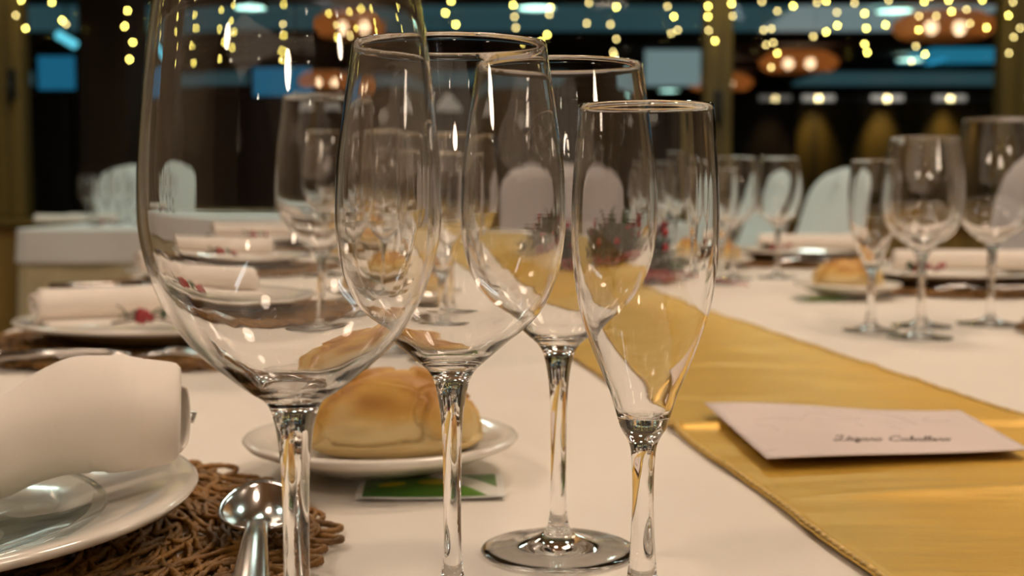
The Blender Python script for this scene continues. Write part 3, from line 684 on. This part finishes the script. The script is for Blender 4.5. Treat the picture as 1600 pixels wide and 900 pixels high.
def placemat(seed, strands, segs):
    r_ = random.Random(seed); g = MB()
    for k in range(strands):
        R = 0.19 * math.sqrt(r_.uniform(0.02, 1.0)); a = r_.uniform(0, 2 * PI); drift = r_.uniform(-0.55, 0.55); ln = r_.uniform(0.05, 0.13)
        ph = r_.uniform(0, 6); z0 = r_.uniform(0.0012, 0.0045); pts = []; cur = r_.uniform(-5, 5)
        hd = a + PI / 2 + drift; x, y = R * math.cos(a), R * math.sin(a); st = ln / segs
        for i in range(segs + 1):
            q = i / segs
            pts.append((x, y, z0 + 0.0012 * math.sin(ph + q * 7)))
            rr = math.hypot(x, y); hd += st * (1 / max(rr, 0.03)) + 0.16 * math.sin(ph * 2 + q * 11) + (0.28 if rr > 0.192 else 0)
            x += st * math.cos(hd); y += st * math.sin(hd)
        g.tube(pts, 0.00115 * r_.uniform(0.85, 1.25), 6, aspect=1.5, twist=0.8)
    # loops around the rim
    n = 62
    for k in range(n):
        a = 2 * PI * k / n + r_.uniform(-0.02, 0.02); R = 0.186 + r_.uniform(-0.004, 0.004); lr = r_.uniform(0.009, 0.014); lt = r_.uniform(0.007, 0.010); z0 = r_.uniform(0.002, 0.0042)
        pts = []
        for i in range(18):
            b = PI * 0.85 + 2 * PI * i / 17 * 0.98
            u, v = lr * math.cos(b) * 1.3, lt * math.sin(b) * (1 + 0.2 * math.sin(3 * b + k))
            pts.append(((R + u) * math.cos(a) - v * math.sin(a), (R + u) * math.sin(a) + v * math.cos(a), z0 + 0.0014 * math.sin(b + k)))
        g.tube(pts, 0.0015, 6, aspect=1.35, twist=0.8)
    g.v = [(x, y, z + 0.0018) for x, y, z in g.v]
    ob = g.build('woven_placemat', VINE); ob['category'] = 'placemat'; return ob
matt = placemat(3, 860, 20)

def napkin(length, r0, r1, turns=2.3, tail=0.05, seed=1, slump=0.0, flat=0.86, nu=34, tight=0.0, seam=0.0, cap=0.0):
    """rolled napkin along +X starting at 0, resting on z=0; the cloth's loose end lies out towards -Y"""
    g = MB(); NV = 90; NU = nu; o3 = Vector((seed, seed * 2, 0))
    def f(u, v):
        x = u * length; r = r0 + (r1 - r0) * u
        wob = noise.noise(Vector((u * 3, v * 2.0, seed)))
        arc = 0.80 if tail else 1.0
        if v < arc or not tail:
            t = v / arc; ang = -PI / 2 - seam - (1 - t) * turns * 2 * PI
            rr = r * (((0.35 + 0.65 * t ** 0.6) * (1 - tight)) + tight * (0.7 + 0.3 * t)) * (1 + 0.05 * wob)
            if cap and u < cap: rr *= 0.74 + 0.26 * math.sqrt(max(0, 1 - (1 - u / cap) ** 2))
            y = rr * math.cos(ang); z = rr * math.sin(ang) * flat
            cz = r * flat + slump * u
            x2 = x + 0.004 * math.sin(t * 9 + seed) * (1 - u) - 0.006 * (1 - t) * (0.5 - u)
            return (x2, y, z + cz)
        t = (v - arc) / (1 - arc)
        return (x + 0.004 * wob, -t * tail, slump * u + 0.001 + 0.0015 * abs(wob) + 0.0008 * math.sin(u * 11))
    g.grid(f, NU, NV); return g
def napkin_thing(name, g, fringe=None):
    t = thing(name, 'x', 'napkin'); o = g.build('napkin_cloth', NAPKIN, t)
    md = o.modifiers.new('thick', 'SOLIDIFY'); md.thickness = 0.0013; md.offset = 0
    return t
nap = napkin_thing('rolled_napkin', napkin(0.21, 0.0195, 0.019, 2.3, 0.055, 2))

def cutlery():
    k = thing('table_knife', 'x', 'knife')
    MB().grid(lambda u, v: (u * 0.10, (v - 0.5) * (0.018 if u < 0.8 else 0.018 * (1 - ((u - 0.8) / 0.2) ** 2)) * (0.6 + 0.4 * min(1, u * 6)), 0.002 + 0.0008 * (v - 0.5)), 16, 4).build('blade', STEEL, k)
    o = k.children[0]; md = o.modifiers.new('t', 'SOLIDIFY'); md.thickness = 0.0015
    MB().tube([(0.002, 0, 0.003), (-0.02, 0, 0.004), (-0.07, 0, 0.005), (-0.115, 0, 0.0045)], [0.003, 0.0045, 0.0052, 0.004], 12, aspect=1.5).build('handle', STEEL_H, k)
    f = thing('table_fork', 'x', 'fork')
    g = MB()
    def hz(x): return 0.004 + 0.010 * math.sin(max(0, x) / 0.075 * PI) * 0.6
    g.grid(lambda u, v: (u * 0.032, (v - 0.5) * (0.006 + 0.018 * math.sin(min(1, u * 1.3) * PI / 2)), hz(u * 0.032)), 8, 4)
    o = g.build('head', STEEL, f); md = o.modifiers.new('t', 'SOLIDIFY'); md.thickness = 0.0016
    for q in (-1.5, -0.5, 0.5, 1.5):
        MB().tube([(0.030 + 0.045 * k_ / 6, q * 0.0062 * (1 - 0.05 * k_ / 6), hz(0.030 + 0.045 * k_ / 6)) for k_ in range(7)], [0.0019 - 0.0001 * k_ * 1.5 for k_ in range(7)], 8, aspect=1.0).build('tine', STEEL, f)
    MB().tube([(0.001, 0, 0.005), (-0.02, 0, 0.008), (-0.06, 0, 0.008), (-0.12, 0, 0.0035)], [0.0022, 0.0024, 0.003, 0.0045], 12, aspect=1.8).build('handle', STEEL_H, f)
    s = thing('dessert_spoon', 'x', 'spoon')
    def bowl(u, v):   # u around, v in->out
        a = 2 * PI * u; L_, W_ = 0.036, 0.0185
        x = L_ * math.cos(a) * v; y = W_ * math.sin(a) * v * (1 - 0.16 * math.cos(a))
        return (x + L_, y, 0.0018 + 0.0088 * v ** 2.4 + 0.0022 * v * v * math.cos(a))
    o = MB().grid(bowl, 48, 12).build('bowl', STEEL, s); clean(o); md = o.modifiers.new('t', 'SOLIDIFY'); md.thickness = 0.0014; md.offset = -1
    MB().tube([(0.004, 0, 0.0082), (-0.002, 0, 0.0105), (-0.012, 0, 0.014), (-0.04, 0, 0.0145), (-0.08, 0, 0.009), (-0.098, 0, 0.006)], [0.0022, 0.0026, 0.0022, 0.0026, 0.0036, 0.0042], 16, aspect=2.0).build('handle', STEEL_H, s)
    return k, f, s
knife, fork, spoon = cutlery()

def leaf(g, p, d, ln, wd, nrm=Vector((0, 0, 1))):
    d = Vector(d).normalized(); sd = d.cross(nrm).normalized(); n2 = sd.cross(d)
    vs = []; n = 6
    for i in range(n + 1):
        q = i / n; wv = wd * math.sin(PI * min(0.98, q * 0.95 + 0.03)) ** 0.8; c = Vector(p) + d * ln * q + n2 * (0.12 * ln * math.sin(q * PI))
        vs += [c - sd * wv / 2 + n2 * wd * 0.12, c, c + sd * wv / 2 + n2 * wd * 0.12]
    g.add(vs, [f for i in range(n) for f in ((3 * i, 3 * i + 1, 3 * i + 4, 3 * i + 3), (3 * i + 1, 3 * i + 2, 3 * i + 5, 3 * i + 4))])
def sprig(seed):
    r_ = random.Random(seed); t = thing('berry_sprig', 'x', 'berry sprig')
    MB().tube([(-0.035, 0.0, 0.004), (-0.01, 0.004, 0.008), (0.015, -0.002, 0.010), (0.04, 0.003, 0.006)], [0.0014, 0.0013, 0.001, 0.0008], 6).build('twig', TWIG, t)
    lf = MB()
    for k in range(9): leaf(lf, (r_.uniform(-0.02, 0.02), r_.uniform(-0.004, 0.004), 0.008), (r_.uniform(-1, 1), r_.uniform(-1, 1), r_.uniform(0, 0.9)), r_.uniform(0.012, 0.022), 0.009)
    lf.build('leaf_cluster', LEAF, t)
    for k in range(12):
        cx = r_.choice([-0.026, 0.0, 0.028]); MB().ball((cx + r_.uniform(-0.008, 0.008), r_.uniform(-0.008, 0.008), 0.010 + r_.uniform(-0.003, 0.007)), 0.0042, 8).build('berry', BERRY, t)
    return t
spr = sprig(5)

# ------------------------------------------------------------------ the near place setting
P0 = Vector((-0.287, 0.533))
Z = TABLE_Z + 0.0003
NEAR = 'place setting in the foreground'
def zz(h): return TABLE_Z + h
place(matt, (P0.x + 0.006, P0.y + 0.005, Z), 0.3, 'brown woven vine placemat in the foreground under plate and spoon', 'woven vine placemats')
place(charger, (P0.x, P0.y, zz(0.0098)), 0, 'large white dinner plate in the foreground holding the clear dish', 'dinner plates')
gl.location = (-0.270, 0.492, zz(0.0164))
# near napkin, bigger and looser
g = napkin(0.25, 0.0265, 0.0205, 2.2, 0, 4, -0.001, 0.98, tight=0.9, seam=0.9, cap=0.13, nu=150)
g2 = []
for (x, y, z) in g.v:
    top_ = max(0.0, z - 0.020) / 0.03
    z += 0.002 * noise.noise(Vector((x * 22, y * 30, 1.5))) + top_ * (0.004 * math.exp(-((x - 0.034) / 0.022) ** 2) - 0.005 * min(1, max(0, (x - 0.04) / 0.05)))
    sg = min(1, max(0, (x - 0.028) / 0.06)); z -= 0.013 * sg * sg * (3 - 2 * sg)
    z += 0.0010 * (math.exp(-((x - 0.024 + 0.2 * (z - 0.03)) / 0.0012) ** 2) + math.exp(-((x - 0.0275 + 0.2 * (z - 0.03)) / 0.0012) ** 2))
    if abs(x - 0.012) < 0.02: y += 0.0010 * math.exp(-((x - 0.012) / 0.0012) ** 2)
    z += 0.0011 * math.sin(x * 150 + y * 60) * math.exp(-((x - 0.055 - y) / 0.03) ** 2)
    y += 0.0035 * noise.noise(Vector((x * 16, z * 40, 5.5)))
    z += 0.008 * abs(noise.noise(Vector((x * 14 + y * 8, y * 10 - x * 6, 2.2)))) + 0.0018 * abs(noise.noise(Vector((x * 40, y * 30, 8))))
    g2.append((x, y, z))
g.v = g2
nn = napkin_thing('rolled_napkin', g); nn['label'] = 'large rolled cream napkin lying across the foreground plate'; nn['group'] = 'rolled napkins'
nn.location = (-0.148, 0.552, zz(0.0345)); nn.rotation_euler = (0, math.radians(0.5), PI + math.radians(11))
# loose pointed corner at its far end
o = MB().grid(lambda u, v: (0.034 * u - 0.026, (v - 0.5) * 0.020 * (1 - u) ** 0.8, 0.040 + 0.003 * math.sin(u * PI) - 0.004 * u + 0.003 * (v - 0.5)), 10, 6).build('loose_corner', NAPKIN, nn)
o.rotation_euler = (0, 0, PI); o.location = (0.010, 0.004, 0.002); md = o.modifiers.new('t', 'SOLIDIFY'); md.thickness = 0.0012
p = at(307, 652, 0.60)
place(fork, (0, 0, 0), 0, 'steel fork with only its tips peeking out behind the foreground napkin', 'forks')
d_ = Vector((0.97, 0.17, 0.13)).normalized(); fork.location = p - d_ * 0.075 - Vector((0, 0, 0.004)); fork.rotation_mode = 'QUATERNION'; fork.rotation_quaternion = d_.to_track_quat('X', 'Z')
a = on(404, 833, 0.016); c = on(376, 905, 0.012)
place(spoon, (a.x, a.y, zz(0.0088)), math.radians(99), 'steel dessert spoon on the foreground placemat beside the plate', 'spoons')
# bread plate, roll and packet
bp = Vector((-0.073, 0.707))
place(pk, (-0.043, 0.668, zz(0.0004)), 0.05, 'green and white packet tucked under the near bread plate', 'butter packets')
place(breadpl, (bp.x, bp.y, zz(0.0055)), 0, 'small white bread plate behind the first wine glasses', 'bread plates')
breadpl.rotation_euler = (0.0, 0, 0)
place(roll, (bp.x + 0.006, bp.y - 0.002, zz(0.0118)), 0.0, 'golden crusty bread roll nearest the camera, on the small plate', 'bread rolls')
# the four sharp glasses
place(big, (-0.0668, 0.389, Z), 0, 'largest wine goblet, at left and closest, rim above the frame', 'stemmed glasses of the near place')
place(mid, (-0.0225, 0.4745, Z), 0, 'wine glass second from left, in front of the bread roll', 'stemmed glasses of the near place')
place(mid, (0.0203, 0.5515, Z), 0.4, 'wine glass whose whole foot shows, left of the tall flute', 'stemmed glasses of the near place')
place(flute, (0.0492, 0.4735, Z), 0, 'tall narrow champagne flute nearest the gold runner', 'stemmed glasses of the near place')

# ------------------------------------------------------------------ the other place settings
def setting(cx, cy_, side, where, glasses, bread=True, spr_on=True, rot=0.0, nap_off=(0, 0)):
    """side -1: seat on the left of the table, +1: on the right"""
    place(matt, (cx, cy_, Z), rnd.uniform(0, 6), 'brown woven vine placemat at the ' + where, 'woven vine placemats')
    place(charger, (cx, cy_, zz(0.0098)), 0, 'white dinner plate at the ' + where, 'dinner plates')
    if side < 0: place(nap, (cx - 0.115 + nap_off[0], cy_ - 0.050 + nap_off[1], zz(0.0292)), 0.55 + rot, 'rolled white napkin across the plate at the ' + where, 'rolled napkins')
    else: place(nap, (cx + 0.12, cy_ - 0.0, zz(0.0292)), PI - 0.12 + rot, 'rolled white napkin across the plate at the ' + where, 'rolled napkins')
    if spr_on: place(spr, (cx + (-0.002 if side < 0 else -0.08), cy_ - 0.085, zz(0.0275)), 0.3 * side, 'red berry sprig beside the napkin at the ' + where, 'berry sprigs')
    sd = 1 if side < 0 else -1
    place(knife, (cx - 0.10 * sd * 1, cy_ - 0.165, zz(0.0098)), PI * (side > 0) + 0.03, 'steel knife in front of the plate at the ' + where, 'knives')
    place(fork, (cx + 0.015 * sd, cy_ - 0.188, zz(0.0098)), PI * (side > 0) - 0.02, 'steel fork in front of the plate at the ' + where, 'forks')
    if bread:
        bx, by = cx + 0.214 * sd, cy_ + 0.172 * sd
        place(pk, (bx - 0.045, by - 0.045, zz(0.0004)), 0.2 * side, 'green packet under the bread plate at the ' + where, 'butter packets')
        place(breadpl, (bx, by, zz(0.0055)), 0, 'small white bread plate at the ' + where, 'bread plates')
        place(roll, (bx, by, zz(0.0136)), rnd.uniform(-0.3, 0.3), 'golden bread roll at the ' + where, 'bread rolls', (1.0, 1.15, 0.92))
    for k, (pr, x, y, lb) in enumerate(glasses):
        place(pr, (x, y, Z), rnd.uniform(0, 3), lb + ' at the ' + where, 'stemmed glasses of the farther places')
setting(-0.345, 1.285, -1, 'second place along the left side', [
    (big, -0.165, 1.13, 'large goblet'), (mid, -0.118, 1.235, 'left wine glass'), (mid, -0.062, 1.30, 'right wine glass'), (flute, -0.066, 1.18, 'flute')])
setting(-0.470, 2.06, -1, 'third place along the left side', [
    (big, -0.27, 1.90, 'large goblet'), (mid, -0.20, 1.99, 'left wine glass'), (mid, -0.135, 2.06, 'right wine glass'), (flute, -0.15, 1.94, 'flute')])
setting(-0.560, 2.80, -1, 'farthest place along the left side', [
    (big, -0.36, 2.64, 'large goblet'), (mid, -0.29, 2.73, 'wine glass'), (flute, -0.25, 2.66, 'flute')])
a = on(1360, 518); b1 = on(1437, 529); b2 = on(1468, 523); b3 = on(1506, 506)
setting(0.752, 1.348, 1, 'nearest place on the right side', [
    (flute, a.x, a.y, 'flute'), (mid, b1.x, b1.y, 'left wine glass'), (mid, b2.x + 0.004, b2.y + 0.075, 'middle wine glass'), (big, b3.x + 0.025, b3.y - 0.015, 'large goblet')], bread=False)
a = on(1132, 443); b1 = on(1158, 440); b2 = on(1191, 436)
setting(0.700, 2.02, 1, 'middle place on the right side', [
    (flute, a.x - 0.01, a.y - 0.02, 'flute'), (mid, b1.x - 0.004, b1.y + 0.055, 'left wine glass'), (mid, b2.x + 0.030, b2.y + 0.02, 'right wine glass')])
setting(0.615, 2.70, 1, 'farthest place on the right side', [
    (big, 0.40, 2.86, 'large goblet'), (mid, 0.34, 2.78, 'wine glass'), (flute, 0.305, 2.715, 'flute')])

# red and green centrepiece on the runner
c0 = on(958, 448)
cp = thing('floral_centrepiece', 'low centrepiece of dark green leaves and red flowers on the gold runner', 'centrepiece', (c0.x, c0.y + 0.03, zz(0.0060)), 0); cp.scale = (1.75, 1.6, 1.45)
g = MB(); r_ = random.Random(11)
for k in range(520):
    a = r_.uniform(0, 2 * PI); e = r_.uniform(0.05, 1.2); d = Vector((math.cos(a) * math.cos(e) * 1.3, math.sin(a) * math.cos(e) * 0.8, math.sin(e)))
    leaf(g, d * r_.uniform(0.01, 0.05), d + Vector((r_.uniform(-.5, .5), r_.uniform(-.5, .5), r_.uniform(-.2, .4))), r_.uniform(0.02, 0.038), 0.013)
g.build('foliage', LEAF, cp)
for k in range(4):
    fx, fy, fz = (-0.05, 0.035, 0.055, -0.015)[k], (-0.02, -0.03, 0.0, 0.01)[k], (0.04, 0.045, 0.055, 0.05)[k]; g = MB()
    for j in range(9): b = 2 * PI * j / 9; leaf(g, (fx, fy, fz), (math.cos(b), math.sin(b), 0.5 + 0.4 * math.sin(j)), 0.018, 0.009)
    g.build('flower', PETAL, cp)
g = MB()
for k in range(16):
    a = r_.uniform(-2.6, -0.5); x0 = r_.uniform(-0.05, 0.07); L1 = r_.uniform(0.05, 0.09)
    g.tube([(x0, -0.03, 0.012), (x0 + 0.4 * L1 * math.cos(a), -0.03 + 0.4 * L1 * math.sin(a), 0.010), (x0 + L1 * math.cos(a), -0.03 + L1 * math.sin(a), 0.003)], [0.0022, 0.0018, 0.0012], 5)
g.build('trailing_fronds', PETAL, cp)
for k in range(9): MB().ball((r_.uniform(-0.06, 0.06), r_.uniform(-0.045, 0.02), r_.uniform(0.03, 0.06)), 0.0055, 8).build('berry', BERRY, cp)
MB().lathe([(0, 0), (0.04, 0), (0.045, 0.01), (0.04, 0.02), (0, 0.02)], 24).build('holder', TWIG, cp)

# ------------------------------------------------------------------ chairs with covers
def spow(x, p): return math.copysign(max(abs(x), 1e-9) ** p, x)
def chair(m, lean=0.10):
    """seat at the origin side, guest faces +X; back at -X"""
    t = thing('covered_chair', 'x', 'chair')
    def back(u, v):                                    # u around section, v up
        z = 0.42 + 0.56 * v; wv = 0.21 * (1 - 0.06 * v) * (1.0 if v < 0.78 else max(0.0, 1 - ((v - 0.78) / 0.222) ** 2.6) ** 0.5)
        th = 0.028 * (1 - 0.35 * v) * (1 if v < 0.95 else max(0.1, (1.0 - v) / 0.05)); a = 2 * PI * u
        cxx = math.cos(a); sxx = math.sin(a)
        return (-0.21 - lean * v + spow(cxx, 0.5) * th + 0.006 * noise.noise(Vector((u * 7, v * 4, 1))), spow(sxx, 0.6) * max(0.02, wv), z)
    clean(MB().grid(back, 36, 26).build('back_cover', m, t))
    def seat(u, v):
        a = 2 * PI * u; cxx, sxx = math.cos(a), math.sin(a)
        px_ = spow(cxx, 0.35); py_ = spow(sxx, 0.35)
        if v < 0.3: q = v / 0.3; return (px_ * 0.22 * q, py_ * 0.22 * q, 0.47)
        q = (v - 0.3) / 0.7; fo = 0.012 * q * math.sin(u * 2 * PI * 14)
        return (px_ * (0.22 + 0.03 * q + fo), py_ * (0.22 + 0.03 * q + fo), 0.465 - 0.45 * q)
    clean(MB().grid(seat, 112, 14).build('seat_skirt', m, t))
    for sx in (-1, 1):
        for sy in (-1, 1): MB().box(sx * 0.18 - 0.012, sx * 0.18 + 0.012, sy * 0.18 - 0.012, sy * 0.18 + 0.012, 0, 0.45).build('leg', BLACK, t, smooth=False)
    return t
ch = chair(COVER); chc = chair(COVERC, 0.20)
gname = 'cloth covered chairs'
place(ch, (0.72, 2.42, 0), PI, 'grey white covered chair at the right edge, behind the nearest glasses', gname, (1, 1.15, 1.0))
place(ch, (0.20, 3.86, 0), -PI / 2 + EDGE, 'covered chair at the far head of the long table, seen through flute', gname)
o = S.objects
place(chc, (0.80, 4.50, 0), PI + 0.25, 'white covered chair leaning right, beyond the bread roll on the right', gname)
place(chc, (0.70, 5.14, 0), PI + 0.2, 'white covered chair partly behind the glasses right of the flute', gname)
place(chc, (-1.98, 6.35, 0), -PI / 2, 'white covered chair behind the far left table', gname, (1, 1, 1.05))

# ------------------------------------------------------------------ far tables
def far_table(cx, cy_, hw, hl_, label, rz=0.0):
    t = thing('far_banquet_table', 'banquet table under ' + label, 'table', (cx, cy_, 0), rz)
    MB().box(-hw + 0.01, hw - 0.01, -hl_ + 0.01, hl_ - 0.01, TABLE_Z - 0.03, TABLE_Z - 0.004).build('tabletop', AMBERWOOD, t, smooth=False)
    for sx in (-1, 1):
        for sy in (-1, 1): MB().box(sx * (hw - 0.1) - 0.02, sx * (hw - 0.1) + 0.02, sy * (hl_ - 0.1) - 0.02, sy * (hl_ - 0.1) + 0.02, 0, TABLE_Z - 0.03).build('leg', BLACK, t, smooth=False)
    o = clean(draped(hw + 0.005, -hl_, hl_, 0.13, 0.010, 0.5).build('overlay_cloth', FARCLOTH)); o.location = (cx, cy_, TABLE_Z); o.rotation_euler = (0, 0, rz); tag(o, 'white overlay cloth on top of ' + label, 'tablecloth')
    o = clean(draped(hw - 0.001, -hl_ + 0.004, hl_ - 0.004, 0.70, 0.024, 0.18).build('table_skirt', SKIRT)); o.location = (cx, cy_, TABLE_Z - 0.002); o.rotation_euler = (0, 0, rz); tag(o, 'pleated cream skirt hanging below ' + label, 'table skirt')
far_table(-1.41, 5.48, 0.50, 0.52, 'the far left table')
far_table(0.42, 6.00, 0.46, 0.50, 'the far middle table')
for k, (px, py, pr, lb) in enumerate([(138, 349, mid, 'leftmost glass'), (150, 353, flute, 'front left flute'), (168, 347, mid, 'middle glass'), (186, 351, big, 'large goblet'), (200, 347, mid, 'right wine glass'), (214, 352, flute, 'rightmost flute')]):
    q = on(px, py); place(pr, (q.x, q.y, Z), 0, lb + ' of the cluster on the far left table', 'glasses on the far left table')
q = on(95, 350); place(nap, (q.x - 0.11, q.y, zz(0.009)), 0.1, 'left rolled napkin on the far left table', 'rolled napkins')
q = on(140, 350); place(nap, (q.x - 0.16, q.y + 0.22, zz(0.009)), 0.15, 'right rolled napkin on the far left table', 'rolled napkins')
q = on(172, 352); place(spr, (q.x, q.y - 0.1, zz(0.003)), 0, 'red berry sprig on the far left table', 'berry sprigs', (1.3, 1.3, 1.3))
for k, (x, y, pr, lb) in enumerate([(0.10, 5.75, mid, 'left wine glass'), (0.20, 5.85, flute, 'flute'), (0.62, 5.8, mid, 'middle wine glass'), (0.72, 5.75, mid, 'right wine glass'), (0.80, 5.9, flute, 'rightmost flute')]):
    place(pr, (x, y, Z), 0, lb + ' on the far middle table', 'glasses on the far middle table')
place(nap, (0.33, 5.60, zz(0.009)), 0.1, 'rolled napkin on the far middle table', 'rolled napkins')
for pr in (nap,): pass
